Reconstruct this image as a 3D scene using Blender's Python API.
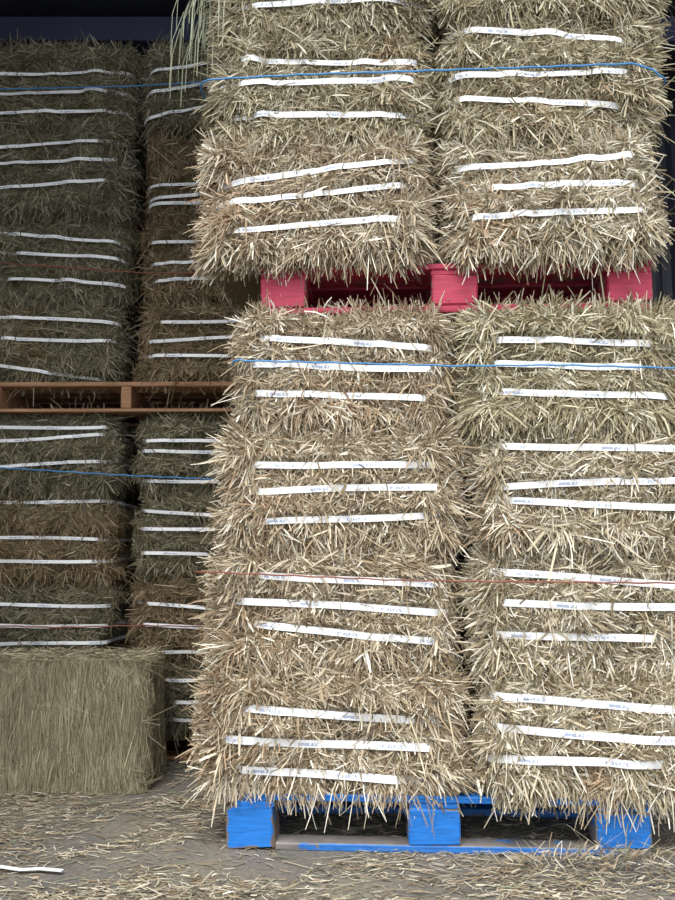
import bpy, math
import numpy as np
from mathutils import Vector, Matrix

for o in list(bpy.data.objects):
    bpy.data.objects.remove(o, do_unlink=True)
SC = bpy.context.scene
COL = SC.collection
R = math.radians

# ------------------------------------------------------------------ camera
FPX, TILT, CAMH = 800.0, R(7.0), 0.858
cam = bpy.data.cameras.new('camera')
cam.sensor_fit = 'VERTICAL'
cam.sensor_height = 36.0
cam.lens = FPX / 900.0 * 36.0
cam.clip_start = 0.02
camo = bpy.data.objects.new('camera', cam)
COL.objects.link(camo)
camo.location = (0, 0, CAMH)
camo.rotation_euler = (R(90) + TILT, 0, 0)
SC.camera = camo

# ------------------------------------------------------------------ sky and light
world = bpy.data.worlds.new('overcast_sky')
SC.world = world
world.use_nodes = True
wn = world.node_tree
bg = wn.nodes['Background']
bg.inputs['Color'].default_value = (0.90, 0.95, 1.0, 1)
bg.inputs['Strength'].default_value = 1.0
sun = bpy.data.lights.new('veiled_sun', 'SUN')
sun.energy = 2.6
sun.angle = R(35)
sun.color = (1.0, 0.97, 0.92)
suno = bpy.data.objects.new('veiled_sun', sun)
COL.objects.link(suno)
sun_dir = Vector((0.20, 0.50, -0.88))          # travels away from the camera, downwards
suno.rotation_euler = sun_dir.to_track_quat('-Z', 'Y').to_euler()
suno.location = (-2, -4, 7)

vs = SC.view_settings
vs.view_transform = 'Standard'
vs.look = 'None'
vs.gamma = 1.0
vs.use_curve_mapping = False
vs.exposure = 0.62


# ------------------------------------------------------------------ helpers
def tag(o, label=None, cat=None, group=None, kind=None):
    if label: o['label'] = label
    if cat: o['category'] = cat
    if group: o['group'] = group
    if kind: o['kind'] = kind
    return o


def empty(name, loc, rz=0.0):
    o = bpy.data.objects.new(name, None)
    o.empty_display_size = 0.1
    COL.objects.link(o)
    o.location = loc
    o.rotation_euler = (0, 0, rz)
    return o


def quads_mesh(name, verts, quads, smooth=False):
    """fast mesh from numpy arrays: verts (n,3), quads (m,4)"""
    verts = np.asarray(verts, dtype=np.float32)
    quads = np.asarray(quads, dtype=np.int32)
    me = bpy.data.meshes.new(name)
    me.vertices.add(len(verts))
    me.vertices.foreach_set('co', verts.ravel())
    m = len(quads)
    me.loops.add(m * 4)
    me.loops.foreach_set('vertex_index', quads.ravel())
    me.polygons.add(m)
    me.polygons.foreach_set('loop_start', np.arange(0, m * 4, 4, dtype=np.int32))
    try:
        me.polygons.foreach_set('loop_total', np.full(m, 4, dtype=np.int32))
    except Exception:
        pass
    me.polygons.foreach_set('use_smooth', np.full(m, smooth, dtype=bool))
    me.update(calc_edges=True)
    return me


def link(name, me, mat, parent=None):
    o = bpy.data.objects.new(name, me)
    COL.objects.link(o)
    if mat is not None:
        me.materials.clear()
        me.materials.append(mat)
    if parent is not None:
        o.parent = parent
    return o


def pix_ray(x, y):
    a = ((x - 337.5) / FPX, 1.0, -(y - 450.0) / FPX)
    c, s = math.cos(TILT), math.sin(TILT)
    return np.array([a[0], a[1] * c - a[2] * s, a[1] * s + a[2] * c])


class Plane:
    """upright plane through a floor point, turned by yaw: the front of a stack"""
    def __init__(self, p, yaw):
        self.p = np.array([p[0], p[1], 0.0])
        self.yaw = yaw
        self.u = np.array([math.cos(yaw), math.sin(yaw), 0.0])
        self.n = np.array([math.sin(yaw), -math.cos(yaw), 0.0])

    def uz(self, x, y):
        q = pix_ray(x, y)
        c = np.array([0, 0, CAMH])
        t = self.n @ (self.p - c) / (self.n @ q)
        w = c + q * t
        return float((w - self.p) @ self.u), float(w[2])

    def world(self, u, z, out=0.0):
        return self.p + self.u * u + self.n * out + np.array([0, 0, z])


FRONT = Plane((0.2674, 2.385), R(-3.24))
BACK = Plane((-0.80, 3.30), R(-0.5))
BIG = Plane((-0.80, 2.93), R(-1.0))


def floor_at(x, y):
    q = pix_ray(x, y)
    t = -CAMH / q[2]
    return np.array([q[0] * t, q[1] * t, 0.0])


# ------------------------------------------------------------------ materials
def new_mat(name):
    m = bpy.data.materials.new(name)
    m.use_nodes = True
    nt = m.node_tree
    return m, nt, nt.nodes['Principled BSDF']


def N(nt, kind, **kw):
    n = nt.nodes.new(kind)
    for k, v in kw.items():
        if k.startswith('i_'):
            n.inputs[k[2:].replace('_', ' ')].default_value = v
        else:
            setattr(n, k, v)
    return n


def ramp(nt, stops):
    n = nt.nodes.new('ShaderNodeValToRGB')
    els = n.color_ramp.elements
    while len(els) < len(stops):
        els.new(0.5)
    for e, (p, c) in zip(els, stops):
        e.position = p
        e.color = (*c, 1) if len(c) == 3 else c
    return n


def straw_material():
    m, nt, b = new_mat('straw_blade')
    a = N(nt, 'ShaderNodeAttribute', attribute_name='tint')
    nt.links.new(a.outputs['Color'], b.inputs['Base Color'])
    b.inputs['Roughness'].default_value = 0.55
    b.inputs['Specular IOR Level'].default_value = 0.35
    return m


def packed_material(name, dark, mid, light, stretch=(60, 60, 14)):
    m, nt, b = new_mat(name)
    tc = N(nt, 'ShaderNodeTexCoord')
    mp = N(nt, 'ShaderNodeMapping')
    mp.inputs['Scale'].default_value = stretch
    nz = N(nt, 'ShaderNodeTexNoise', i_Scale=4.0, i_Detail=6.0, i_Roughness=0.7)
    rp = ramp(nt, [(0.3, dark), (0.52, mid), (0.75, light)])
    nt.links.new(tc.outputs['Object'], mp.inputs['Vector'])
    nt.links.new(mp.outputs['Vector'], nz.inputs['Vector'])
    nt.links.new(nz.outputs['Fac'], rp.inputs['Fac'])
    nt.links.new(rp.outputs['Color'], b.inputs['Base Color'])
    bp = N(nt, 'ShaderNodeBump', i_Strength=0.7, i_Distance=0.01)
    nt.links.new(nz.outputs['Fac'], bp.inputs['Height'])
    nt.links.new(bp.outputs['Normal'], b.inputs['Normal'])
    b.inputs['Roughness'].default_value = 0.9
    return m


def strap_material():
    m, nt, b = new_mat('white_printed_strap')
    uv = N(nt, 'ShaderNodeUVMap', uv_map='run')
    sep = N(nt, 'ShaderNodeSeparateXYZ')
    nt.links.new(uv.outputs['UV'], sep.inputs['Vector'])
    # blue print: one worn word of about 6 cm in every 20 cm of strap
    fr = N(nt, 'ShaderNodeMath', operation='FRACT')
    dv = N(nt, 'ShaderNodeMath', operation='DIVIDE')
    dv.inputs[1].default_value = 0.24
    nt.links.new(sep.outputs['X'], dv.inputs[0])
    nt.links.new(dv.outputs[0], fr.inputs[0])
    win = N(nt, 'ShaderNodeMath', operation='LESS_THAN')
    win.inputs[1].default_value = 0.26
    nt.links.new(fr.outputs[0], win.inputs[0])
    mid = N(nt, 'ShaderNodeMath', operation='COMPARE')
    mid.inputs[1].default_value = 0.42
    mid.inputs[2].default_value = 0.2
    nt.links.new(sep.outputs['Y'], mid.inputs[0])
    mp = N(nt, 'ShaderNodeMapping')
    mp.inputs['Scale'].default_value = (150, 1.6, 1)
    nt.links.new(uv.outputs['UV'], mp.inputs['Vector'])
    nz = N(nt, 'ShaderNodeTexNoise', i_Scale=1.0, i_Detail=2.0)
    nt.links.new(mp.outputs['Vector'], nz.inputs['Vector'])
    gt = N(nt, 'ShaderNodeMath', operation='GREATER_THAN')
    gt.inputs[1].default_value = 0.47
    nt.links.new(nz.outputs['Fac'], gt.inputs[0])
    m1 = N(nt, 'ShaderNodeMath', operation='MULTIPLY')
    m2 = N(nt, 'ShaderNodeMath', operation='MULTIPLY')
    m3 = N(nt, 'ShaderNodeMath', operation='MULTIPLY')
    m3.inputs[1].default_value = 0.6
    nt.links.new(win.outputs[0], m1.inputs[0]); nt.links.new(mid.outputs[0], m1.inputs[1])
    nt.links.new(m1.outputs[0], m2.inputs[0]); nt.links.new(gt.outputs[0], m2.inputs[1])
    nt.links.new(m2.outputs[0], m3.inputs[0])
    mx = N(nt, 'ShaderNodeMix', data_type='RGBA')
    mx.inputs['A'].default_value = (0.90, 0.91, 0.93, 1)
    mx.inputs['B'].default_value = (0.10, 0.20, 0.45, 1)
    nt.links.new(m3.outputs[0], mx.inputs['Factor'])
    nt.links.new(mx.outputs['Result'], b.inputs['Base Color'])
    b.inputs['Roughness'].default_value = 0.35
    return m


def paint_material(name, paint, shade, wood, wear=0.46):
    """painted timber; bare wood where the edges have been knocked"""
    m, nt, b = new_mat(name)
    tc = N(nt, 'ShaderNodeTexCoord')
    # paint: slight grain and tone change
    mp = N(nt, 'ShaderNodeMapping')
    mp.inputs['Scale'].default_value = (6, 6, 60)
    nt.links.new(tc.outputs['Object'], mp.inputs['Vector'])
    g = N(nt, 'ShaderNodeTexNoise', i_Scale=2.0, i_Detail=5.0, i_Roughness=0.6)
    nt.links.new(mp.outputs['Vector'], g.inputs['Vector'])
    rp = ramp(nt, [(0.3, shade), (0.62, paint)])
    nt.links.new(g.outputs['Fac'], rp.inputs['Fac'])
    # wear mask
    n2 = N(nt, 'ShaderNodeTexNoise', i_Scale=22.0, i_Detail=5.0, i_Roughness=0.7)
    nt.links.new(tc.outputs['Object'], n2.inputs['Vector'])
    sub = N(nt, 'ShaderNodeVectorMath', operation='SUBTRACT')
    sub.inputs[1].default_value = (0.5, 0.5, 0.5)
    ab = N(nt, 'ShaderNodeVectorMath', operation='ABSOLUTE')
    nt.links.new(tc.outputs['Generated'], sub.inputs[0])
    nt.links.new(sub.outputs[0], ab.inputs[0])
    sp = N(nt, 'ShaderNodeSeparateXYZ')
    nt.links.new(ab.outputs[0], sp.inputs[0])
    # at least two coordinates near the limit = an edge: use x + z
    ad = N(nt, 'ShaderNodeMath', operation='MAXIMUM')
    nt.links.new(sp.outputs['X'], ad.inputs[0]); nt.links.new(sp.outputs['Z'], ad.inputs[1])
    mu = N(nt, 'ShaderNodeMath', operation='MULTIPLY_ADD')
    mu.inputs[1].default_value = 0.30
    nt.links.new(n2.outputs['Fac'], mu.inputs[0]); nt.links.new(ad.outputs[0], mu.inputs[2])
    mr = N(nt, 'ShaderNodeMapRange')
    mr.inputs['From Min'].default_value = wear + 0.155
    mr.inputs['From Max'].default_value = wear + 0.17
    nt.links.new(mu.outputs[0], mr.inputs['Value'])
    wd = ramp(nt, [(0.3, tuple(c * 0.55 for c in wood)), (0.7, wood)])
    nt.links.new(g.outputs['Fac'], wd.inputs['Fac'])
    mx = N(nt, 'ShaderNodeMix', data_type='RGBA')
    nt.links.new(mr.outputs[0], mx.inputs['Factor'])
    nt.links.new(rp.outputs['Color'], mx.inputs['A'])
    nt.links.new(wd.outputs['Color'], mx.inputs['B'])
    nt.links.new(mx.outputs['Result'], b.inputs['Base Color'])
    bp = N(nt, 'ShaderNodeBump', i_Strength=0.35, i_Distance=0.004)
    nt.links.new(g.outputs['Fac'], bp.inputs['Height'])
    nt.links.new(bp.outputs['Normal'], b.inputs['Normal'])
    b.inputs['Roughness'].default_value = 0.6
    return m


def wood_material(name, a, c):
    m, nt, b = new_mat(name)
    tc = N(nt, 'ShaderNodeTexCoord')
    mp = N(nt, 'ShaderNodeMapping')
    mp.inputs['Scale'].default_value = (3, 20, 40)
    nt.links.new(tc.outputs['Object'], mp.inputs['Vector'])
    g = N(nt, 'ShaderNodeTexNoise', i_Scale=2.0, i_Detail=6.0)
    nt.links.new(mp.outputs['Vector'], g.inputs['Vector'])
    rp = ramp(nt, [(0.3, a), (0.7, c)])
    nt.links.new(g.outputs['Fac'], rp.inputs['Fac'])
    nt.links.new(rp.outputs['Color'], b.inputs['Base Color'])
    b.inputs['Roughness'].default_value = 0.8
    return m


def flat_material(name, c, rough=0.7, noise=0.15, scale=3.0, metal=0.0):
    m, nt, b = new_mat(name)
    tc = N(nt, 'ShaderNodeTexCoord')
    g = N(nt, 'ShaderNodeTexNoise', i_Scale=scale, i_Detail=5.0)
    nt.links.new(tc.outputs['Object'], g.inputs['Vector'])
    lo = tuple(x * (1 - noise) for x in c)
    hi = tuple(min(1, x * (1 + noise)) for x in c)
    rp = ramp(nt, [(0.3, lo), (0.7, hi)])
    nt.links.new(g.outputs['Fac'], rp.inputs['Fac'])
    nt.links.new(rp.outputs['Color'], b.inputs['Base Color'])
    b.inputs['Roughness'].default_value = rough
    b.inputs['Metallic'].default_value = metal
    return m


def floor_material():
    m, nt, b = new_mat('dusty_concrete')
    tc = N(nt, 'ShaderNodeTexCoord')
    n1 = N(nt, 'ShaderNodeTexNoise', i_Scale=2.2, i_Detail=6.0, i_Roughness=0.6)
    n2 = N(nt, 'ShaderNodeTexNoise', i_Scale=60.0, i_Detail=5.0, i_Roughness=0.7)
    nt.links.new(tc.outputs['Object'], n1.inputs['Vector'])
    nt.links.new(tc.outputs['Object'], n2.inputs['Vector'])
    r1 = ramp(nt, [(0.35, (0.13, 0.125, 0.12)), (0.5, (0.18, 0.165, 0.145)), (0.68, (0.25, 0.22, 0.17))])
    nt.links.new(n1.outputs['Fac'], r1.inputs['Fac'])
    r2 = ramp(nt, [(0.3, (0.55, 0.55, 0.55)), (0.7, (1.25, 1.22, 1.15))])
    nt.links.new(n2.outputs['Fac'], r2.inputs['Fac'])
    mx = N(nt, 'ShaderNodeMix', data_type='RGBA', blend_type='MULTIPLY')
    mx.inputs['Factor'].default_value = 1.0
    nt.links.new(r1.outputs['Color'], mx.inputs['A'])
    nt.links.new(r2.outputs['Color'], mx.inputs['B'])
    nt.links.new(mx.outputs['Result'], b.inputs['Base Color'])
    bp = N(nt, 'ShaderNodeBump', i_Strength=0.5, i_Distance=0.006)
    nt.links.new(n2.outputs['Fac'], bp.inputs['Height'])
    nt.links.new(bp.outputs['Normal'], b.inputs['Normal'])
    b.inputs['Roughness'].default_value = 0.9
    return m


M_STRAW = straw_material()
M_PACK = packed_material('packed_straw', (0.10, 0.075, 0.04), (0.24, 0.19, 0.11), (0.40, 0.33, 0.21))  # darker than the loose stalks: shade of deep gaps put into the colour
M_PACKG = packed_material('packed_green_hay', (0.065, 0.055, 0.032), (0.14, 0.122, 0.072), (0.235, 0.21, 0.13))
M_PACKB = packed_material('packed_pressed_hay', (0.14, 0.125, 0.075), (0.24, 0.22, 0.14), (0.36, 0.33, 0.22), (70, 70, 3))
M_STRAP = strap_material()
M_BLUE = paint_material('blue_paint', (0.012, 0.20, 0.68), (0.008, 0.13, 0.46), (0.27, 0.22, 0.18), 0.463)
M_RED = paint_material('red_paint', (0.50, 0.04, 0.095), (0.33, 0.025, 0.06), (0.30, 0.17, 0.14), 0.478)
M_BLUEW = paint_material('worn_blue_paint', (0.012, 0.20, 0.68), (0.008, 0.13, 0.46), (0.22, 0.17, 0.14), 0.415)
M_BLUES = paint_material('dusty_blue_paint', (0.03, 0.19, 0.58), (0.012, 0.10, 0.36), (0.24, 0.22, 0.21), 0.40)
M_WOOD = wood_material('raw_pallet_wood', (0.24, 0.12, 0.06), (0.44, 0.25, 0.145))
M_TWBLUE = flat_material('blue_twine', (0.06, 0.26, 0.58), 0.5)
M_TWRUST = flat_material('rust_twine', (0.26, 0.085, 0.055), 0.7)
M_FLOOR = floor_material()
M_SHEET = flat_material('dark_sheet_metal', (0.035, 0.038, 0.055), 0.5)
M_BEAM = flat_material('navy_steel_beam', (0.05, 0.055, 0.11), 0.45)


# ------------------------------------------------------------------ shapes
def box_arr(x0, x1, y0, y1, z0, z1, bev=0.004, rng=None, jit=0.0):
    """bevelled box as quads (24 verts)"""
    c = np.array([(x0 + x1) / 2, (y0 + y1) / 2, (z0 + z1) / 2])
    hx, hy, hz = (x1 - x0) / 2, (y1 - y0) / 2, (z1 - z0) / 2
    b = min(bev, hx * 0.4, hy * 0.4, hz * 0.4)
    V, idx = [], {}
    for sx in (-1, 1):
        for sy in (-1, 1):
            for sz in (-1, 1):
                for ax in range(3):
                    p = [sx * (hx - b), sy * (hy - b), sz * (hz - b)]
                    p[ax] += (sx, sy, sz)[ax] * b
                    idx[(sx, sy, sz, ax)] = len(V)
                    V.append(c + np.array(p))
    V = np.array(V)
    if rng is not None and jit > 0:
        V = V + rng.normal(0, jit, V.shape)
    F = []
    for ax in range(3):
        o1, o2 = [a for a in range(3) if a != ax]
        for s in (-1, 1):
            q = []
            for a, d in ((-1, -1), (1, -1), (1, 1), (-1, 1)):
                k = [0, 0, 0]; k[ax] = s; k[o1] = a; k[o2] = d
                q.append(idx[(*k, ax)])
            if (s > 0) != (ax != 1):
                q = q[::-1]
            F.append(q)
    for ax in range(3):                       # edge strips along ax
        o1, o2 = [a for a in range(3) if a != ax]
        for s1 in (-1, 1):
            for s2 in (-1, 1):
                k0 = [0, 0, 0]; k0[ax] = -1; k0[o1] = s1; k0[o2] = s2
                k1 = list(k0); k1[ax] = 1
                q = [idx[(*k0, o1)], idx[(*k1, o1)], idx[(*k1, o2)], idx[(*k0, o2)]]
                F.append(q)
    T = []
    for sx in (-1, 1):
        for sy in (-1, 1):
            for sz in (-1, 1):
                T.append([idx[(sx, sy, sz, a)] for a in range(3)])
    return V, F, T


def box(name, x0, x1, y0, y1, z0, z1, mat, parent=None, bev=0.004, rng=None, jit=0.0):
    V, F, T = box_arr(x0, x1, y0, y1, z0, z1, bev, rng, jit)
    me = bpy.data.meshes.new(name)
    me.from_pydata([tuple(v) for v in V], [], [tuple(f) for f in F] + [tuple(t) for t in T])
    import bmesh
    bm = bmesh.new(); bm.from_mesh(me)
    bmesh.ops.recalc_face_normals(bm, faces=bm.faces)
    bm.to_mesh(me); bm.free()
    return link(name, me, mat, parent)


def tube(name, pts, rad, mat, parent=None, sides=6, closed=False):
    P = np.asarray(pts, dtype=float)
    n = len(P)
    if closed:
        T = np.roll(P, -1, 0) - np.roll(P, 1, 0)
    else:
        T = np.gradient(P, axis=0)
    T /= np.linalg.norm(T, axis=1)[:, None] + 1e-9
    A = np.cross(T, np.array([0, 0, 1.0])); A /= np.linalg.norm(A, axis=1)[:, None] + 1e-9
    B = np.cross(A, T)
    V = []
    for k in range(sides):
        a = 2 * math.pi * k / sides
        V.append(P + rad * (A * math.cos(a) + B * math.sin(a)))
    V = np.stack(V, 1).reshape(-1, 3)
    F = []
    for i in range(n if closed else n - 1):
        j = (i + 1) % n
        for k in range(sides):
            l = (k + 1) % sides
            F.append((i * sides + k, i * sides + l, j * sides + l, j * sides + k))
    return link(name, quads_mesh(name, V, F, True), mat, parent)


class Field:
    """smooth pseudo-noise over two coordinates, range about -1..1"""
    def __init__(self, rng, wave, n=7):
        ang = rng.uniform(0, math.pi, n)
        k = 2 * math.pi / (wave * rng.uniform(0.6, 1.7, n))
        self.kx, self.ky = k * np.cos(ang), k * np.sin(ang)
        self.ph = rng.uniform(0, 2 * math.pi, n)

    def __call__(self, a, b):
        a = np.asarray(a)[..., None]; b = np.asarray(b)[..., None]
        return np.sin(a * self.kx + b * self.ky + self.ph).sum(-1) / math.sqrt(len(self.ph) / 1.4)


def blade_mesh(name, pts, wdir, width, col):
    """pts (n,k,3) centre lines, wdir (n,3), width (n,), col (n,3): bent tapering stalks"""
    n, k, _ = pts.shape
    taper = np.array([0.85, 1.0, 0.95, 0.6]) if k == 4 else np.array([0.85, 1.0, 0.6])
    off = wdir[:, None, :] * (width[:, None] * taper[None, :] * 0.5)[..., None]
    V = np.stack([pts - off, pts + off], 2).reshape(-1, 3)
    base = (np.arange(n) * k * 2)[:, None, None]
    seg = (np.arange(k - 1) * 2)[None, :, None]
    Q = base + seg + np.array([0, 1, 3, 2])[None, None, :]
    me = quads_mesh(name, V, Q.reshape(-1, 4))
    at = me.attributes.new('tint', 'FLOAT_COLOR', 'POINT')
    c = np.ones((n, k * 2, 4), dtype=np.float32)
    c[:, :, :3] = col[:, None, :]
    at.data.foreach_set('color', c.ravel())
    return me


def norm(v):
    return v / (np.linalg.norm(v, axis=-1, keepdims=True) + 1e-9)


PAL = {
    'front': np.array([(0.15, 0.10, 0.055), (0.35, 0.265, 0.165), (0.57, 0.49, 0.35), (0.86, 0.81, 0.70)]),
    'pale':  np.array([(0.15, 0.11, 0.06), (0.36, 0.29, 0.18), (0.59, 0.525, 0.39), (0.87, 0.83, 0.73)]),
    'olive': np.array([(0.13, 0.10, 0.05), (0.31, 0.255, 0.15), (0.52, 0.46, 0.31), (0.80, 0.76, 0.63)]),
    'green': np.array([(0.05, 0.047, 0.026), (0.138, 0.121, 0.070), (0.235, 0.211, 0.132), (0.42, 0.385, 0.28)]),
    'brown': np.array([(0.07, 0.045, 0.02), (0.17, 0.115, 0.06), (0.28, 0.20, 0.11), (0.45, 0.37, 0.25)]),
    'rust':  np.array([(0.18, 0.095, 0.05), (0.36, 0.23, 0.13), (0.55, 0.39, 0.25), (0.77, 0.65, 0.49)]),
    'press': np.array([(0.20, 0.165, 0.10), (0.30, 0.26, 0.165), (0.385, 0.345, 0.225), (0.52, 0.475, 0.33)]),
    'grass': np.array([(0.10, 0.11, 0.06), (0.22, 0.24, 0.15), (0.36, 0.38, 0.26), (0.55, 0.56, 0.42)]),
}


def pick(rng, pal, n, bias=None):
    t = rng.beta(2.0, 2.0, n) if bias is None else np.clip(bias, 0, 1)
    t = t * 2.999
    i = t.astype(int)
    f = (t - i)[:, None]
    p = PAL[pal]
    return p[i] * (1 - f) + p[np.minimum(i + 1, 3)] * f


class Bale:
    """strapped bale in its own frame: x across, y depth (front is -depth/2), z up"""
    def __init__(self, rng, w, h, d, straps, r=0.10, rz=0.08, noise=0.014, pinch=0.020):
        self.rng, self.w, self.h, self.d = rng, w, h, d
        self.straps = straps                      # (xl, zl, xr, zr)
        self.r, self.rz, self.noise, self.pinch = r, rz, noise, pinch
        a, b = w / 2, d / 2
        self.a, self.b = a, b
        P, Nn = [], []
        # ring from the middle of the back, over the left side, front, right side, to the back
        def seg(p, q, n, cnt):
            for t in np.linspace(0, 1, cnt, endpoint=False):
                P.append((p[0] + (q[0] - p[0]) * t, p[1] + (q[1] - p[1]) * t)); Nn.append(n)
        def arc(c, a0, a1, cnt):
            for t in np.linspace(a0, a1, cnt, endpoint=False):
                P.append((c[0] + r * math.cos(t), c[1] + r * math.sin(t))); Nn.append((math.cos(t), math.sin(t)))
        pi = math.pi
        seg((0, b), (-a + r, b), (0, 1), 30)
        arc((-a + r, b - r), pi / 2, pi, 12)
        seg((-a, b - r), (-a, -b + r), (-1, 0), 30)
        arc((-a + r, -b + r), pi, 1.5 * pi, 12)
        seg((-a + r, -b), (a - r, -b), (0, -1), 60)
        arc((a - r, -b + r), 1.5 * pi, 2 * pi, 12)
        seg((a, -b + r), (a, b - r), (1, 0), 30)
        arc((a - r, b - r), 0, pi / 2, 12)
        seg((a - r, b), (0, b), (0, 1), 30)
        P.append((0, b)); Nn.append((0, 1))
        self.RP, self.RN = np.array(P), np.array(Nn)
        sl = np.concatenate([[0], np.cumsum(np.linalg.norm(np.diff(self.RP, axis=0), axis=1))])
        self.per = sl[-1]
        self.RS = sl - self.per / 2               # 0 = front middle
        self.f1, self.f2 = Field(rng, 0.30), Field(rng, 0.13)
        self.ff = a - r                           # half of the flat front
        self.side_end = a - r + r * pi / 2 + d - 2 * r

    def ring(self, s):
        x = np.interp(s, self.RS, self.RP[:, 0]); y = np.interp(s, self.RS, self.RP[:, 1])
        nx = np.interp(s, self.RS, self.RN[:, 0]); ny = np.interp(s, self.RS, self.RN[:, 1])
        l = np.hypot(nx, ny) + 1e-9
        return x, y, nx / l, ny / l

    def strap_z(self, k, x):
        xl, zl, xr, zr = self.straps[k][:4]
        return zl + (np.clip(x, -self.a, self.a) - xl) / (xr - xl) * (zr - zl)

    def off(self, s, z, x):
        ze = np.clip(np.minimum(z, self.h - z), 0, self.rz)
        o = -(self.rz - np.sqrt(np.maximum(self.rz ** 2 - (self.rz - ze) ** 2, 0)))
        o = o + self.noise * (0.7 * self.f1(s, z) + 0.5 * self.f2(s, z))
        for k in range(len(self.straps)):
            o = o - self.pinch * np.exp(-((z - self.strap_z(k, x)) / 0.028) ** 2)
        return o

    def body(self, name, mat, parent):
        nz = 26
        ns = 110
        s = np.linspace(-self.per / 2, self.per / 2, ns, endpoint=False)
        zz = 0.5 - 0.5 * np.cos(np.linspace(0, math.pi, nz))
        S, Z = np.meshgrid(s, zz * self.h, indexing='xy')
        x, y, nx, ny = self.ring(S)
        o = self.off(S, Z, x) - 0.012
        V = np.stack([x + nx * o, y + ny * o, Z], -1).reshape(-1, 3)
        F = []
        for j in range(nz - 1):
            for i in range(ns):
                k = (i + 1) % ns
                F.append((j * ns + i, j * ns + k, (j + 1) * ns + k, (j + 1) * ns + i))
        V = list(map(tuple, V))
        me = bpy.data.meshes.new(name)
        me.from_pydata(V, [], F + [tuple(range(ns))[::-1], tuple((nz - 1) * ns + i for i in range(ns))])
        return link(name, me, mat, parent)

    def strap(self, k, parent, width=0.016):
        xl, zl, xr, zr = self.straps[k][:4]
        ns = 170
        s = np.linspace(-self.per / 2, self.per / 2, ns, endpoint=False)
        x, y, nx, ny = self.ring(s)
        z = self.strap_z(k, x) + 0.0025 * np.sin(s * 9 + k * 2 + self.f1.ph[0])
        front = (ny < -0.5)
        vis = 1 / (1 + np.exp(-(x - xl) / 0.008)) * 1 / (1 + np.exp((x - xr) / 0.008)) * front
        o0 = self.off(s, z, x)
        # a taut strap does not follow every dent: smooth what it lies on
        ker = np.ones(29) / 29
        o = np.convolve(np.concatenate([o0[-14:], o0, o0[:14]]), ker, 'valid')
        o = np.maximum(o, o0 - 0.002) + (-0.006 + 0.017 * vis)
        tw = 0.18 * np.sin(s * 9 + k * 1.7 + self.f2.ph[1])
        rows = []
        for dz, do in ((-0.5, 0.0), (0.5, 0.0), (0.5, -0.0014), (-0.5, -0.0014)):
            oo = o + do + tw * dz * width
            rows.append(np.stack([x + nx * oo, y + ny * oo, z + dz * width], -1))
        V = np.stack(rows, 1).reshape(-1, 3)
        F, UV = [], []
        wv = (0.0, 1.0, 1.0, 0.0)
        for i in range(ns):
            j = (i + 1) % ns
            for a in range(4):
                c = (a + 1) % 4
                F.append((i * 4 + a, j * 4 + a, j * 4 + c, i * 4 + c))
                s0, s1 = s[i] + k * 0.13 + 5, s[i] + self.per / ns + k * 0.13 + 5
                UV += [s0, wv[a], s1, wv[a], s1, wv[c], s0, wv[c]]
        me = quads_mesh('strap', V, F)
        me.uv_layers.new(name='run').data.foreach_set('uv', np.array(UV, dtype=np.float32))
        return link('strap', me, M_STRAP, parent)

    def blades(self, name, parent, n, L=0.055, W=0.0052, pal='front', patches=(), loose=1.0,
               down=0.8, spread=0.55, lightness=0.0, over=0.08, randdir=0.3, swirl=1.0, crown=0.0, segs=3, hang=0, level=False):
        rng = self.rng
        ext = self.ff + self.r * math.pi / 2
        n1 = int(n * 0.80); n2 = int(n * 0.16); n3 = n - n1 - n2
        s = np.concatenate([rng.uniform(-ext - 0.02, ext + 0.02, n1),
                            rng.choice([-1, 1], n2) * rng.uniform(ext, self.side_end, n2),
                            rng.choice([-1, 1], n3) * rng.uniform(self.side_end, self.per / 2, n3)])
        z = rng.uniform(0.0, self.h, n)
        # extra along the rims, where the straw frays
        rim = rng.random(n) < 0.10
        z = np.where(rim, np.where(rng.random(n) < 0.65, np.abs(rng.normal(0.012, 0.02, n)),
                                   self.h - np.abs(rng.normal(0.012, 0.02, n))), z)
        z = np.clip(z, 0.002, self.h - 0.002)
        x, y, nx, ny = self.ring(s)
        o = self.off(s, z, x)
        Nv = np.stack([nx, ny, np.zeros(n)], -1)
        T = np.stack([-ny, nx, np.zeros(n)], -1)
        Zv = np.array([0, 0, 1.0])
        base = np.stack([x, y, z], -1) + Nv * (o - 0.012)[:, None]
        fa, fb = Field(rng, 0.16), Field(rng, 0.09)
        phi = np.where(rng.random(n) < down, -math.pi / 2, math.pi / 2) \
            + swirl * (0.8 * fa(s, z) + 0.35 * fb(s, z)) + rng.normal(0, spread, n)
        phi = np.where(rng.random(n) < randdir, rng.uniform(-math.pi, math.pi, n), phi)
        Dt = T * np.cos(phi)[:, None] + Zv * np.sin(phi)[:, None]
        # fraying outwards past the ends of the straps
        if self.straps:
            xl = np.mean([q[0] for q in self.straps]); xr = np.mean([q[2] for q in self.straps])
        else:
            xl, xr = -self.ff, self.ff
        cl = np.clip((xl + 0.01 - x) / 0.09, 0, 1); cr = np.clip((x - xr + 0.01) / 0.09, 0, 1)
        c = np.maximum(cl, cr) * (np.abs(s) < ext + 0.05) * loose
        side = np.where(cl > cr, -1.0, 1.0)
        fan = rng.normal(0, 0.75, n) + 0.6 * fa(s, z) - 0.25
        Dc = T * (side * np.cos(fan))[:, None] + Zv * np.sin(fan)[:, None]
        wc = (c * 0.85 * min(1, loose * 1.6 if loose < 0.3 else 1))[:, None]
        D = norm(Dt * (1 - wc) + Dc * wc)
        wb = np.clip((0.06 - z) / 0.06, 0, 1) * 0.8
        D = norm(D * (1 - wb[:, None]) - Zv * wb[:, None])
        wt = np.clip((z - self.h + 0.045) / 0.045, 0, 1) * 0.55
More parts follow.
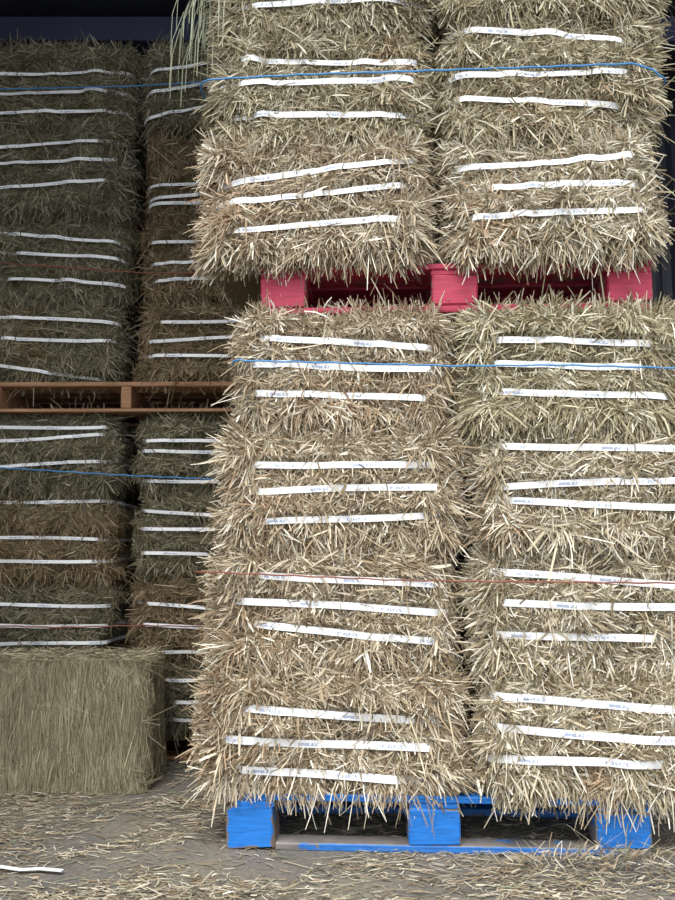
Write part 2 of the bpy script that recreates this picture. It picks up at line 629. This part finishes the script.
        D = norm(D * (1 - wt[:, None]) + (Zv + T * rng.normal(0, 0.6, n)[:, None]) * wt[:, None])
        elev = rng.beta(1.4, 2.4, n) * 0.85 * loose + 0.03 + 0.30 * c + 0.5 * wt * loose
        D = norm(D + Nv * elev[:, None])
        ln = L * np.exp(rng.normal(0, 0.38, n)) * (1 + 0.2 * c) * np.where(rng.random(n) < 0.015, 2.0, 1.0)
        ln = np.minimum(ln, 0.16) * (1 - 0.42 * wb) * (1 - 0.5 * wt) * (1 - 0.35 * np.clip((np.abs(s) - self.ff - 0.04) / 0.06, 0, 1))
        if hang:                                        # long stalks left hanging from the bottom rim
            hs = slice(0, hang)
            longer = rng.random(hang) < 0.2
            hx = np.where(longer, rng.uniform(-0.3, 1.0, hang), rng.uniform(-1.1, 1.1, hang)) * self.ff
            base[hs] = np.column_stack([hx, np.full(hang, -self.b + 0.03) - rng.uniform(0, 0.03, hang), rng.uniform(0.01, 0.05, hang)])
            D[hs] = norm(np.column_stack([rng.normal(0, 0.45, hang), -rng.uniform(0.1, 0.6, hang), -np.ones(hang)]))
            ln[hs] = np.where(longer, rng.uniform(0.06, 0.12, hang), rng.uniform(0.025, 0.052, hang))
        t = np.array([0.0, 0.36, 0.70, 1.0]) if segs == 3 else np.array([0.0, 0.5, 1.0])
        pts = base[:, None, :] + D[:, None, :] * (ln[:, None] * t[None, :])[..., None]
        curl = ln * (0.10 * elev + 0.02) * loose
        pts -= Nv[:, None, :] * (curl[:, None] * t[None, :] ** 2)[..., None]
        droop = ln * rng.uniform(0.0, 0.14, n) * loose
        pts[:, :, 2] -= droop[:, None] * t[None, :] ** 2
        if crown > 0:                                   # straw standing up along the top front rim
            m = (z > self.h - 0.06) & (rng.random(n) < 0.55) & (np.abs(s) < ext)
            up = crown * rng.uniform(0.3, 1.0, n) * m
            pts[:, :, 2] += up[:, None] * t[None, :]
        side_b = norm(np.cross(D, rng.normal(0, 1, (n, 3))))
        pts += side_b[:, None, :] * ((ln * rng.normal(0, 0.035, n))[:, None] * (t - t ** 2)[None, :] * 4)[..., None]
        # straps hold the straw down
        px, pz = pts[:, :, 0], pts[:, :, 2]
        front = (np.abs(s) < ext)[:, None]
        free = (rng.random(n) < over)[:, None]
        for k, q in enumerate(self.straps):
            dz = np.abs(pz - self.strap_z(k, px))
            near = front & (px > q[0] - 0.004) & (px < q[2] + 0.004) & (dz < 0.019) & ~free
            lim = -(self.b + self.off(px, np.clip(pz, 0, self.h), px) + 0.002)
            pts[:, :, 1] = np.where(near, np.maximum(pts[:, :, 1], lim), pts[:, :, 1])
        if level:
            pts[:, :, 2] = np.clip(pts[:, :, 2], 0.003, self.h + 0.004 * rng.random(n)[:, None])
        roll = rng.normal(0, 0.7, n)
        wd = norm(np.cross(D, Nv))
        wn_ = norm(np.cross(D, wd))
        wdir = wd * np.cos(roll)[:, None] + wn_ * np.sin(roll)[:, None]
        width = W * np.exp(rng.normal(0, 0.33, n))
        width[:hang] = np.minimum(width[:hang], 0.0032)
        shade = np.clip(rng.beta(1.45, 1.5, n) + 0.10 * fb(z, s) + lightness, 0, 0.999)
        col = pick(rng, pal, n, shade)
        for (cx, cz, rx, rz_, pn, st) in patches:
            d2 = ((x - cx) / rx) ** 2 + ((z - cz) / rz_) ** 2
            pm = (rng.random(n) < st * np.exp(-d2)) & (np.abs(s) < ext)
            col = np.where(pm[:, None], pick(rng, pn, n, shade), col)
        col = col * rng.uniform(0.85, 1.12, n)[:, None]
        ob = link(name, blade_mesh(name, pts, wdir, width, np.clip(col, 0, 0.9)), M_STRAW, parent)
        ob['kind'] = 'stuff'
        return ob


def put_bale(plane, xs, z0, z1, straps_px, label, group, seed, depth=0.78, pal='front', n=9000,
             L=0.043, W=0.0034, pack=None, patches=(), loose=1.0, out=0.0, turn=0.0, lightness=0.0,
             over=0.11, strap_w=0.019, noise=0.014, spread=0.55, name='straw_bale', randdir=0.3, crown=0.0, segs=3, hang=0):
    """xs: world across-range on the plane; straps_px: strap ends as seen in the photograph"""
    rng = np.random.default_rng(seed)
    u0, u1 = xs
    uc, w, h = (u0 + u1) / 2, u1 - u0, z1 - z0
    st = []
    for (x1, y1, x2, y2) in straps_px:
        a, b = plane.uz(x1, y1), plane.uz(x2, y2)
        zl = min(max(a[1] - z0, 0.045), h - 0.03); zr = min(max(b[1] - z0, 0.045), h - 0.03)
        st.append((a[0] - uc, zl, b[0] - uc, zr))
    c = plane.world(uc, z0, out - depth / 2)
    root = empty(name, c, plane.yaw + turn)
    tag(root, label, 'hay bale', group)
    B = Bale(rng, w, h, depth, st, noise=noise)
    B.body('packed_core', pack or M_PACK, root)
    B.blades('loose_straw', root, n, L=L, W=W, pal=pal, patches=patches, loose=loose,
             lightness=lightness, over=over, spread=spread, randdir=randdir, crown=crown, segs=segs, hang=hang)
    for k in range(len(st)):
        B.strap(k, root, strap_w)
    return root, B


# ------------------------------------------------------------------ setting
box('floor', -9, 9, -7, 6.2, -0.2, 0.0, M_FLOOR)['kind'] = 'structure'


def corrugated(name, p0, p1, z0, z1, amp=0.018, pitch=0.16):
    """ribbed sheet-metal wall between two floor points"""
    p0, p1 = np.array(p0, float), np.array(p1, float)
    ln = np.linalg.norm(p1 - p0); d = (p1 - p0) / ln; nn = np.array([-d[1], d[0]])
    n = int(ln / pitch * 6)
    t = np.linspace(0, ln, n)
    o = amp * np.tanh(3 * np.sin(2 * math.pi * t / pitch))
    V = []
    for zz in (z0, z1):
        for th in (0, 0.012):
            xy = p0 + d * t[:, None] + nn * (o + th)[:, None]
            V.append(np.column_stack([xy, np.full(n, zz)]))
    V = np.concatenate(V)
    F = []
    for i in range(n - 1):
        a, b = i, i + 1
        F += [(a, b, 2 * n + b, 2 * n + a), (n + b, n + a, 3 * n + a, 3 * n + b),
              (a, n + a, n + b, b), (2 * n + a, 2 * n + b, 3 * n + b, 3 * n + a)]
    o = link(name, quads_mesh(name, V, F), M_SHEET)
    o['kind'] = 'structure'
    return o


ROOF_Z = 3.56
corrugated('wall_back', (-4.0, 4.60), (4.0, 4.60), 0, ROOF_Z + 0.02)
corrugated('wall_left', (-1.8, 1.35), (-1.8, 4.58), 0, ROOF_Z + 0.02)  # unseen; brought in and run forward to cut sky light on the back stack
corrugated('wall_right', (3.2, 4.58), (3.2, 2.5), 0, ROOF_Z + 0.02)
box('ceiling', -4.2, 4.2, 1.9, 4.75, ROOF_Z, ROOF_Z + 0.06, M_SHEET)['kind'] = 'structure'  # front edge set forward, out of view, to shade the back stack
box('trim_1', -1.75, 3.15, 3.75, 3.85, 3.40, 3.53, M_BEAM)['kind'] = 'structure'


# ------------------------------------------------------------------ pallets
def block_pallet(name, label, plane, uc, z0, mat, seed, w=1.2, d=0.8, drop_left=False, out=0.0, skid=None):
    rng = np.random.default_rng(seed)
    root = empty(name, plane.world(uc, z0, out), plane.yaw)
    tag(root, label, 'pallet')
    bt, bh, st, dt = 0.021, 0.098, 0.018, 0.018
    xs = (-w / 2 + 0.0725, 0.0, w / 2 - 0.0725)
    ys = (0.05, d / 2, d - 0.05)
    for j, yy in enumerate(ys):
        hw = 0.05 if j != 1 else 0.0725
        x0 = -w / 2
        if drop_left and j == 0:
            x0 += 0.146
        box('bottom_board', x0, w / 2, yy - hw + 0.002, yy + hw - (0.03 if j == 0 else 0), 0, bt, skid or mat, root, 0.003, rng, 0.0012)
        for i, xx in enumerate(xs):
            zb = bt
            jit = 0.0015
            if drop_left and i == 0 and j == 0:
                zb, jit = 0.004, 0.004
            box('block', xx - 0.0725 + rng.normal(0, 0.002), xx + 0.0725 + rng.normal(0, 0.002),
                yy - 0.05, yy + 0.05, zb, bt + bh, M_BLUEW if jit > 0.002 else mat, root, 0.005, rng, jit)
    zt = bt + bh
    for i, xx in enumerate(xs):
        x0 = xx - 0.0725 + (0.028 if drop_left and i == 0 else 0)
        box('cross_board', x0, xx + 0.0725, 0.004, d - 0.004, zt, zt + st, mat, root, 0.003, rng, 0.001)
    zt += st
    for (y0, y1) in ((0.0, 0.145), (0.187, 0.287), (0.3275, 0.4725), (0.513, 0.613), (0.655, 0.80)):
        x0 = -w / 2 + (0.03 if drop_left and y0 == 0 else 0)
        box('deck_board', x0, w / 2, y0, y1, zt, zt + dt, mat, root, 0.003, rng, 0.001)
    return root


def stringer_pallet(name, label, plane, uc, z0, mat, seed, w=1.15, d=0.9, out=0.0):
    rng = np.random.default_rng(seed)
    root = empty(name, plane.world(uc, z0, out), plane.yaw)
    tag(root, label, 'pallet')
    for xx in (-w / 2 + 0.022, 0.0, w / 2 - 0.022):
        box('stringer', xx - 0.022, xx + 0.022, 0.003, d - 0.003, 0.014, 0.108, mat, root, 0.003, rng, 0.001)
    for k in range(7):
        y0 = k * (d - 0.095) / 6
        box('deck_board', -w / 2, w / 2, y0, y0 + 0.095, 0.108, 0.126, mat, root, 0.003, rng, 0.001)
    for k in range(3):
        y0 = k * (d - 0.095) / 2
        box('bottom_board', -w / 2, w / 2, y0, y0 + 0.095, 0.0, 0.0138, mat, root, 0.003, rng, 0.0008)
    return root


PAL_H = 0.155
ublue = (FRONT.uz(224, 830)[0] + FRONT.uz(652, 836)[0]) / 2
block_pallet('wooden_pallet', 'bright blue painted wooden pallet on the floor under the front stack', FRONT, ublue, 0.0,
             M_BLUE, 3, w=1.205, drop_left=True, skid=M_BLUES)

# ------------------------------------------------------------------ front stack, lower load
LOWG, UPG = 'straw bales on the blue pallet', 'straw bales on the red pallet'


def urange(plane, x1, x2, y):
    return plane.uz(x1, y)[0], plane.uz(x2, y)[0]


lowL = [  # x range, top row in pixels, straps, label, palette, patches
    ((193, 466), 670, [(245, 707, 415, 719), (225, 737, 432, 748), (240, 768, 400, 780)],
     'lowest left straw bale on the blue pallet, frayed over the worn blue corner block', 'front', [(-0.28, 0.2, 0.1, 0.12, 'rust', 0.3)]),
    ((204, 462), 547, [(262, 575, 437, 585), (243, 601, 455, 613), (265, 627, 437, 641)],
     'left-column straw bale second up from the blue pallet, rust twine along its top strap', 'front', [(-0.25, 0.1, 0.1, 0.1, 'rust', 0.35)]),
    ((214, 466), 424, [(255, 464, 402, 465), (258, 491, 440, 486), (262, 522, 425, 515)],
     'left-column straw bale third up from the blue pallet, between rust and blue twine', 'front', [(-0.2, 0.15, 0.1, 0.15, 'rust', 0.3)]),
    ((228, 457), 305, [(258, 336, 432, 345), (250, 363, 436, 367), (255, 391, 428, 397)],
     'left-column straw bale directly under the red pallet, blue twine across its middle strap', 'front', [(0.05, 0.1, 0.25, 0.08, 'rust', 0.35)]),
]
lowR = [
    ((473, 713), 676, [(488, 695, 672, 708), (482, 724, 668, 739), (480, 754, 662, 763)],
     'straw bale on the right of the blue pallet with an orange-brown patch below its straps', 'pale', [(0.0, 0.07, 0.05, 0.07, 'rust', 0.95)]),
    ((468, 712), 553, [(508, 573, 700, 586), (505, 603, 700, 608), (500, 634, 660, 640)],
     'right-column straw bale second up from the blue pallet, dark gap under its left corner', 'pale', []),
    ((472, 708), 430, [(507, 445, 700, 450), (508, 486, 700, 479), (515, 501, 700, 508)],
     'right-column straw bale third up from the blue pallet, its two lower straps close together', 'pale', [(-0.3, 0.1, 0.08, 0.12, 'rust', 0.3)]),
    ((461, 700), 301, [(500, 337, 655, 343), (497, 362, 650, 366), (503, 390, 672, 396)],
     'right-column straw bale directly under the red pallet, blue twine just below its middle strap', 'olive', []),
]
low_top = []
for ci, colm in enumerate((lowL, lowR)):
    z = PAL_H
    for i, (xr, ytop, straps, label, pal, patches) in enumerate(colm):
        xm = (xr[0] + xr[1]) / 2
        zt = FRONT.uz(xm, ytop)[1]
        ym = straps[1][1]
        us = urange(FRONT, xr[0], xr[1], ym)
        put_bale(FRONT, us, z, zt, straps, label, LOWG, 100 + ci * 10 + i, pal=pal, patches=patches,
                 n=17000, hang=(230 if ci else 120) if i == 0 else 0, strap_w=[0.0225, 0.021, 0.020, 0.020][i], crown=0.018 if i == 3 else 0.0, out=[0.028, 0.0, -0.005, -0.015][i] + 0.008 * ci, turn=R([0.6, -0.8, 0.4, -0.5][i]))
        z = zt
    low_top.append(z)

zred = 1.594
ured = (FRONT.uz(259, 290)[0] + FRONT.uz(658, 288)[0]) / 2
block_pallet('wooden_pallet', 'crimson painted wooden pallet halfway up the front stack', FRONT, ured, zred,
             M_RED, 5, w=1.222, out=-0.05)
ZU = zred + PAL_H

upL = [
    ((196, 434), 134, [(232, 182, 395, 161), (230, 203, 405, 185), (235, 231, 402, 219)],
     'straw bale on the left of the red pallet, straps sloping up to the right', 'front', [(-0.25, 0.2, 0.12, 0.1, 'rust', 0.6)]),
    ((203, 436), 22, [(238, 56, 422, 56), (235, 80, 418, 77), (250, 112, 405, 112)],
     'left-column straw bale second up from the red pallet, straps bending round its right corner', 'olive', [(0.25, 0.25, 0.08, 0.08, 'rust', 0.6)]),
    ((205, 438), -92, [(250, -50, 400, -50), (250, -26, 400, -26), (250, 0, 400, -2)],
     'topmost left straw bale of the front stack, long green grass drooping from its corner', 'olive', []),
]
upR = [
    ((443, 668), 133, [(450, 168, 635, 155), (495, 187, 637, 184), (470, 218, 642, 211)],
     'straw bale on the right of the red pallet, long stalks hanging over the red blocks', 'pale', [(-0.2, 0.1, 0.14, 0.12, 'rust', 0.4)]),
    ((438, 668), 10, [(465, 27, 622, 34), (445, 72, 630, 69), (455, 94, 620, 101)],
     'right-column straw bale second up from the red pallet, blue twine over its middle strap', 'olive', [(0.0, 0.1, 0.2, 0.1, 'rust', 0.25)]),
    ((440, 668), -105, [(465, -70, 625, -68), (465, -46, 625, -42), (465, -22, 625, -20)],
     'topmost right-column straw bale of the front stack, only its bottom edge in view', 'olive', []),
]
tuft_root = None
for ci, colm in enumerate((upL, upR)):
    z = ZU
    for i, (xr, ytop, straps, label, pal, patches) in enumerate(colm):
        xm = (xr[0] + xr[1]) / 2
        zt = FRONT.uz(xm, ytop)[1]
        us = urange(FRONT, xr[0], xr[1], straps[1][1])
        rt, B = put_bale(FRONT, us, z, zt, straps, label, UPG, 200 + ci * 10 + i, pal=pal, patches=patches,
                         n=17000, hang=(380 if ci else 160) if i == 0 else 25, out=[0.01, -0.01, 0.0][i], turn=R([-0.6, 0.7, -0.3][i]))
        if ci == 0 and i == 2:
            tuft_root = (rt, B)
        z = zt

# long green grass drooping from the upper left corner of the front stack
rt, B = tuft_root
rng = np.random.default_rng(77)
n = 75
base = np.column_stack([-B.a + 0.03 + rng.normal(0, 0.035, n), -B.b + rng.uniform(0.0, 0.14, n), rng.uniform(0.02, 0.22, n)])
ln = rng.uniform(0.08, 0.42, n)
t = np.array([0, 0.36, 0.7, 1.0])
sx = rng.normal(-0.18, 0.2, n)
pts = np.zeros((n, 4, 3))
pts[:, :, 0] = base[:, 0, None] + (sx * ln)[:, None] * (t * 1.6 - 0.9 * t ** 2)[None, :]
pts[:, :, 1] = base[:, 1, None] - (rng.uniform(0.0, 0.35, n) * ln)[:, None] * (t - 0.4 * t ** 2)[None, :]
pts[:, :, 2] = base[:, 2, None] + ln[:, None] * (0.15 * t - 0.95 * t ** 2)[None, :]
g = link('green_grass', blade_mesh('green_grass', pts, norm(rng.normal(0, 1, (n, 3)) * [1, 0.3, 0.2]), rng.uniform(0.002, 0.0042, n),
                                   pick(rng, 'grass', n)), M_STRAW, rt)
tag(g, 'long grey-green grass drooping from the corner', kind='stuff')

# ------------------------------------------------------------------ back stack
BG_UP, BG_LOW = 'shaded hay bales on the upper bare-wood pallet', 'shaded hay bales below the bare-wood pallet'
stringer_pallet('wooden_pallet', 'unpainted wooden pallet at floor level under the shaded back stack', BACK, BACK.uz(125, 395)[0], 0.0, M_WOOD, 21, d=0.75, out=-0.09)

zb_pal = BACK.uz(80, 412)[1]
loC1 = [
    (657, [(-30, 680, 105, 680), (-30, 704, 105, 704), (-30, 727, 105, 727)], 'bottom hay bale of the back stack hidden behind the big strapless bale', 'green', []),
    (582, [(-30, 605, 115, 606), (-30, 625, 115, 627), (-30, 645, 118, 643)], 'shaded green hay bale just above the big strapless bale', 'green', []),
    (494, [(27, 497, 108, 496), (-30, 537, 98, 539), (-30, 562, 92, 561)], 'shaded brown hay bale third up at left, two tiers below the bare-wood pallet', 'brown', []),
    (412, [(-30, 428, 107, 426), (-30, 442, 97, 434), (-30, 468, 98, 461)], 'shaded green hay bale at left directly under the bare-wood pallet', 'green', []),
]
loC2 = [
    (664, [(172, 681, 270, 681), (172, 704, 270, 704), (172, 727, 270, 727)], 'lowest shaded hay bale showing between the big strapless bale and front stack', 'green', []),
    (574, [(145, 604, 270, 613), (140, 625, 270, 629), (160, 653, 270, 653)], 'shaded brown hay bale in the narrow column, second up from the floor pallet', 'brown', []),
    (494, [(140, 511, 270, 517), (138, 528, 270, 531), (138, 553, 270, 556)], 'shaded hay bale in the narrow column, two tiers below the bare-wood pallet', 'green', []),
    (412, [(143, 441, 270, 441), (143, 451, 270, 452), (143, 480, 270, 483)], 'shaded hay bale in the narrow column directly under the bare-wood pallet', 'green', []),
]
upC1 = [
    (302, [(5, 317, 118, 323), (3, 340, 112, 341), (-20, 363, 50, 377)], 'shaded hay bale at left resting on the bare-wood pallet, its lowest strap slipped', 'green', [(-0.05, 0.2, 0.07, 0.2, 'brown', 0.8)]),
    (216, [(15, 234, 118, 241), (15, 252, 123, 258), (5, 277, 127, 283)], 'shaded hay bale at left second up from the bare-wood pallet, middle strap partly covered', 'green', []),
    (126, [(-30, 149, 97, 141), (-30, 165, 103, 158), (-30, 189, 105, 181)], 'shaded green hay bale at left third up from the bare-wood pallet', 'green', []),
    (38, [(-30, 72, 102, 67), (-30, 93, 104, 89), (-30, 114, 104, 107)], 'topmost shaded hay bale at far left under the roof', 'green', []),
]
upC2 = [
    (302, [(160, 321, 270, 322), (150, 341, 270, 336), (152, 356, 270, 356)], 'shaded hay bale in the narrow column resting on the bare-wood pallet', 'brown', []),
    (219, [(145, 241, 270, 238), (150, 263, 270, 257), (153, 280, 270, 275)], 'shaded hay bale in the narrow column second up from the bare-wood pallet', 'brown', []),
    (130, [(140, 184, 270, 180), (138, 197, 270, 190), (140, 203, 270, 199)], 'shaded brown hay bale in the narrow column third up, two lower straps touching', 'brown', []),
    (40, [(135, 76, 270, 50), (140, 93, 270, 73), (140, 118, 270, 96)], 'topmost shaded hay bale of the narrow column with steeply sloping straps', 'green', []),
]
u1 = (BACK.uz(-46, 400)[0], BACK.uz(123, 400)[0])
u2 = (BACK.uz(132, 400)[0], BACK.uz(308, 400)[0])
sd = 300
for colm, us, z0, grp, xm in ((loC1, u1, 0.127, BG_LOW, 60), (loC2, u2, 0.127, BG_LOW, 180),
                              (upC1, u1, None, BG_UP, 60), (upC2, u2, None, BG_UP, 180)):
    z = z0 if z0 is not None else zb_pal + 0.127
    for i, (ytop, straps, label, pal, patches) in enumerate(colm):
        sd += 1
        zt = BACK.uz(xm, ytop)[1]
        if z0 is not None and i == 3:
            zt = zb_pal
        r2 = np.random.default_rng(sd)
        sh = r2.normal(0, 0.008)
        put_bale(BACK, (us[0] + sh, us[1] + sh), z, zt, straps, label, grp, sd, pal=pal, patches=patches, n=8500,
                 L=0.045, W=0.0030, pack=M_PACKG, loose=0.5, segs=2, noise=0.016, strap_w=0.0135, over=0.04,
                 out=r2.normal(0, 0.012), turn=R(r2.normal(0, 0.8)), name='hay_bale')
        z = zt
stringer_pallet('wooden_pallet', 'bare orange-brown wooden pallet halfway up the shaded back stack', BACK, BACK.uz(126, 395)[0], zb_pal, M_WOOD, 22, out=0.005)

# big bale turned so that its cut side shows
rng = np.random.default_rng(55)
ua, ub = BIG.uz(-50, 720)[0], BIG.uz(149, 720)[0]
zt = BIG.uz(80, 661)[1]
root = empty('hay_bale', BIG.world((ua + ub) / 2, 0.0, -0.17), BIG.yaw)
tag(root, 'big strapless hay bale on the floor with fine vertical grain', 'hay bale')
BB = Bale(rng, ub - ua, zt, 0.34, [], r=0.06, rz=0.03, noise=0.006)
BB.body('packed_core', M_PACKB, root)
BB.blades('pressed_hay', root, 26000, L=0.085, W=0.0017, segs=2, level=True, pal='press', loose=0.10, spread=0.13, randdir=0.03, down=0.5, swirl=0.10)
n = 1500
ang = rng.uniform(0, 2 * math.pi, n)
base = np.column_stack([rng.uniform(-BB.a + 0.02, BB.a - 0.02, n), rng.uniform(-BB.b + 0.02, BB.b - 0.02, n), zt - 0.002 + np.abs(rng.normal(0, 0.006, n))])
d = np.column_stack([np.cos(ang), np.sin(ang), rng.normal(0.03, 0.12, n)])
pts = base[:, None, :] + d[:, None, :] * (0.04 * np.exp(rng.normal(0, 0.4, n))[:, None] * np.array([0, 0.5, 1.0])[None, :])[..., None]
ch = link('loose_chaff', blade_mesh('loose_chaff', pts, norm(np.column_stack([-d[:, 1], d[:, 0], rng.normal(0, 0.4, n)])),
                                    0.0026 * np.exp(rng.normal(0, 0.3, n)), pick(rng, 'olive', n)), M_STRAW, root)
ch['kind'] = 'stuff'


# ------------------------------------------------------------------ twine round the loads
def twine(name, plane, px, mat, label, rad, u0, u1, depth, out):
    pts = []
    fr = [plane.uz(x, y) for x, y in px]
    zl, zr = fr[0][1], fr[-1][1]
    uu = np.linspace(u0, u1, 60)
    zz = np.interp(uu, [f[0] for f in fr], [f[1] for f in fr])
    for u, z in zip(uu, zz):
        pts.append(plane.world(u, z + 0.0012 * math.sin(u * 60), out))
    r = 0.05
    for a in np.linspace(0, math.pi / 2, 6)[1:]:
        pts.append(plane.world(u1 + r * math.sin(a), zr, out - r * (1 - math.cos(a))))
    for t in np.linspace(0, 1, 20)[1:]:
        pts.append(plane.world(u1 + r, zr, out - r - (depth - r) * t))
    for t in np.linspace(0, 1, 30)[1:]:
        pts.append(plane.world(u1 + r + (u0 - u1 - 2 * r) * t, zr + (zl - zr) * t, out - depth))
    for t in np.linspace(0, 1, 20)[1:]:
        pts.append(plane.world(u0 - r, zl, out - depth + (depth - r) * t))
    for a in np.linspace(0, math.pi / 2, 6)[1:-1]:
        pts.append(plane.world(u0 - r * math.cos(a), zl, out - r * (1 - math.sin(a))))
    o = tube(name, pts, rad, mat, None, 6, True)
    tag(o, label, 'twine')
    return o


uL, uR = FRONT.uz(215, 365)[0], FRONT.uz(706, 365)[0]
twine('twine', FRONT, [(205, 83), (300, 78), (400, 75), (520, 71), (632, 67), (668, 78)], M_TWBLUE,
      'blue twine across both bales above the red pallet', 0.0030, FRONT.uz(214, 80)[0], FRONT.uz(652, 80)[0], 0.84, 0.018)
twine('twine', FRONT, [(215, 361), (340, 364), (450, 367), (560, 366), (706, 370)], M_TWBLUE,
      'blue twine across both bales just below the red pallet', 0.0027, FRONT.uz(246, 365)[0], uR - 0.02, 0.84, 0.014)
twine('twine', FRONT, [(215, 572), (262, 574), (400, 580), (480, 581), (700, 583)], M_TWRUST,
      'thin rust-red twine across the middle of the front stack', 0.0026, uL, uR, 0.84, 0.024)
bl, br = u1[0] + 0.05, u2[1] - 0.05
twine('twine', BACK, [(-40, 92), (60, 90), (140, 88), (300, 78)], M_TWBLUE,
      'faint blue twine across the topmost shaded bales', 0.0028, bl, br, 0.84, 0.016)
twine('twine', BACK, [(-40, 262), (60, 268), (140, 274), (300, 275)], M_TWRUST,
      'faint rust twine across shaded bales above the bare-wood pallet', 0.0026, bl, br, 0.84, 0.016)
twine('twine', BACK, [(-40, 467), (0, 468), (130, 476), (300, 483)], M_TWBLUE,
      'blue twine sloping across shaded bales below the bare-wood pallet', 0.0028, bl, br, 0.84, 0.018)
twine('twine', BACK, [(-40, 624), (60, 627), (140, 625), (300, 628)], M_TWRUST,
      'thin rust twine across shaded bales above the big strapless bale', 0.0028, bl, br, 0.84, 0.02)

# ------------------------------------------------------------------ litter on the floor
rng = np.random.default_rng(909)
n = 110000
x = rng.uniform(-1.68, 2.0, n)
y = rng.uniform(1.2, 3.4, n)
f1, f2 = Field(rng, 0.6), Field(rng, 0.2)
dens = 0.30 + 0.28 * f1(x, y) + 0.18 * f2(x, y)
dens += 0.9 * np.exp(-((x - 0.72) / 0.45) ** 2 - ((y - 2.22) / 0.13) ** 2)
dens += 0.45 * np.exp(-((x + 0.30) / 0.30) ** 2 - ((y - 2.07) / 0.10) ** 2)
dens += 0.35 * np.exp(-((x + 0.80) / 0.5) ** 2 - ((y - 2.06) / 0.12) ** 2)
dens += 0.45 * np.exp(-((y - 2.82) / 0.08) ** 2) * (x < -0.3)
keep = rng.random(n) < np.clip(dens, 0.06, 1)
x, y, dens = x[keep], y[keep], np.clip(dens, 0, 1)[keep]
n = len(x)
ang = rng.normal(0, 0.55, n) + np.where(rng.random(n) < 0.25, rng.uniform(-1.6, 1.6, n), 0)
ang += np.where(rng.random(n) < 0.5, math.pi, 0)
pile = 0.07 * np.exp(-((x - 0.80) / 0.33) ** 2 - ((y - 2.27) / 0.065) ** 2) \
    + 0.02 * np.exp(-((x + 0.30) / 0.25) ** 2 - ((y - 2.07) / 0.08) ** 2)
z = 0.002 + np.abs(rng.normal(0, 0.0035, n)) + pile * rng.uniform(0.1, 1.0, n)
ln = 0.028 * np.exp(rng.normal(0, 0.55, n))
d = np.column_stack([np.cos(ang), np.sin(ang), rng.normal(0, 0.05, n) + pile * rng.normal(0, 14, n)])
t = np.array([0, 0.36, 0.7, 1.0])
pts = np.column_stack([x, y, z])[:, None, :] + d[:, None, :] * (ln[:, None] * t[None, :])[..., None]
pts[:, :, :2] += np.stack([-d[:, 1], d[:, 0]], -1)[:, None, :] * ((ln * rng.normal(0, 0.1, n))[:, None] * (t * (1 - t))[None, :] * 4)[..., None]
pts[:, :, 2] = np.maximum(pts[:, :, 2], 0.0015)
wdir = norm(np.column_stack([-d[:, 1], d[:, 0], rng.normal(0, 0.35, n)]))
col = pick(rng, 'front', n, np.clip(rng.beta(2.2, 2.0, n) + 0.02, 0, 0.999))
col = np.where((rng.random(n) < 0.12)[:, None], pick(rng, 'grass', n), col)
lit = link('straw_litter', blade_mesh('straw_litter', pts, wdir, 0.0025 * np.exp(rng.normal(0, 0.4, n)), col * 0.78), M_STRAW)
tag(lit, 'loose straw and chaff strewn over the floor', 'straw', kind='stuff')


def ribbon(name, px, width, mat, label, cat, z=0.006, thick=0.0015):
    P = np.array([floor_at(*p) for p in px]); P[:, 2] = z
    D = norm(np.gradient(P, axis=0)); S = np.stack([-D[:, 1], D[:, 0], np.zeros(len(P))], -1)
    rows = [P - S * width / 2, P + S * width / 2, P + S * width / 2 - [0, 0, thick], P - S * width / 2 - [0, 0, thick]]
    V = np.stack(rows, 1).reshape(-1, 3)
    F = []
    for i in range(len(P) - 1):
        for a in range(4):
            c = (a + 1) % 4
            F.append((i * 4 + a, i * 4 + c, i * 4 + 4 + c, i * 4 + 4 + a))
    F.append((0, 3, 2, 1)); k = (len(P) - 1) * 4; F.append((k, k + 1, k + 2, k + 3))
    me = quads_mesh(name, V, F)
    me.uv_layers.new(name='run').data.foreach_set('uv', np.full(len(F) * 8, 0.9, dtype=np.float32))
    return tag(link(name, me, mat), label, cat)


ribbon('strap_scrap', [(-25, 870), (0, 871), (20, 874), (40, 873), (62, 875)], 0.016, M_STRAP,
       'scrap of white strap lying on the floor at lower left', 'strap', 0.012)
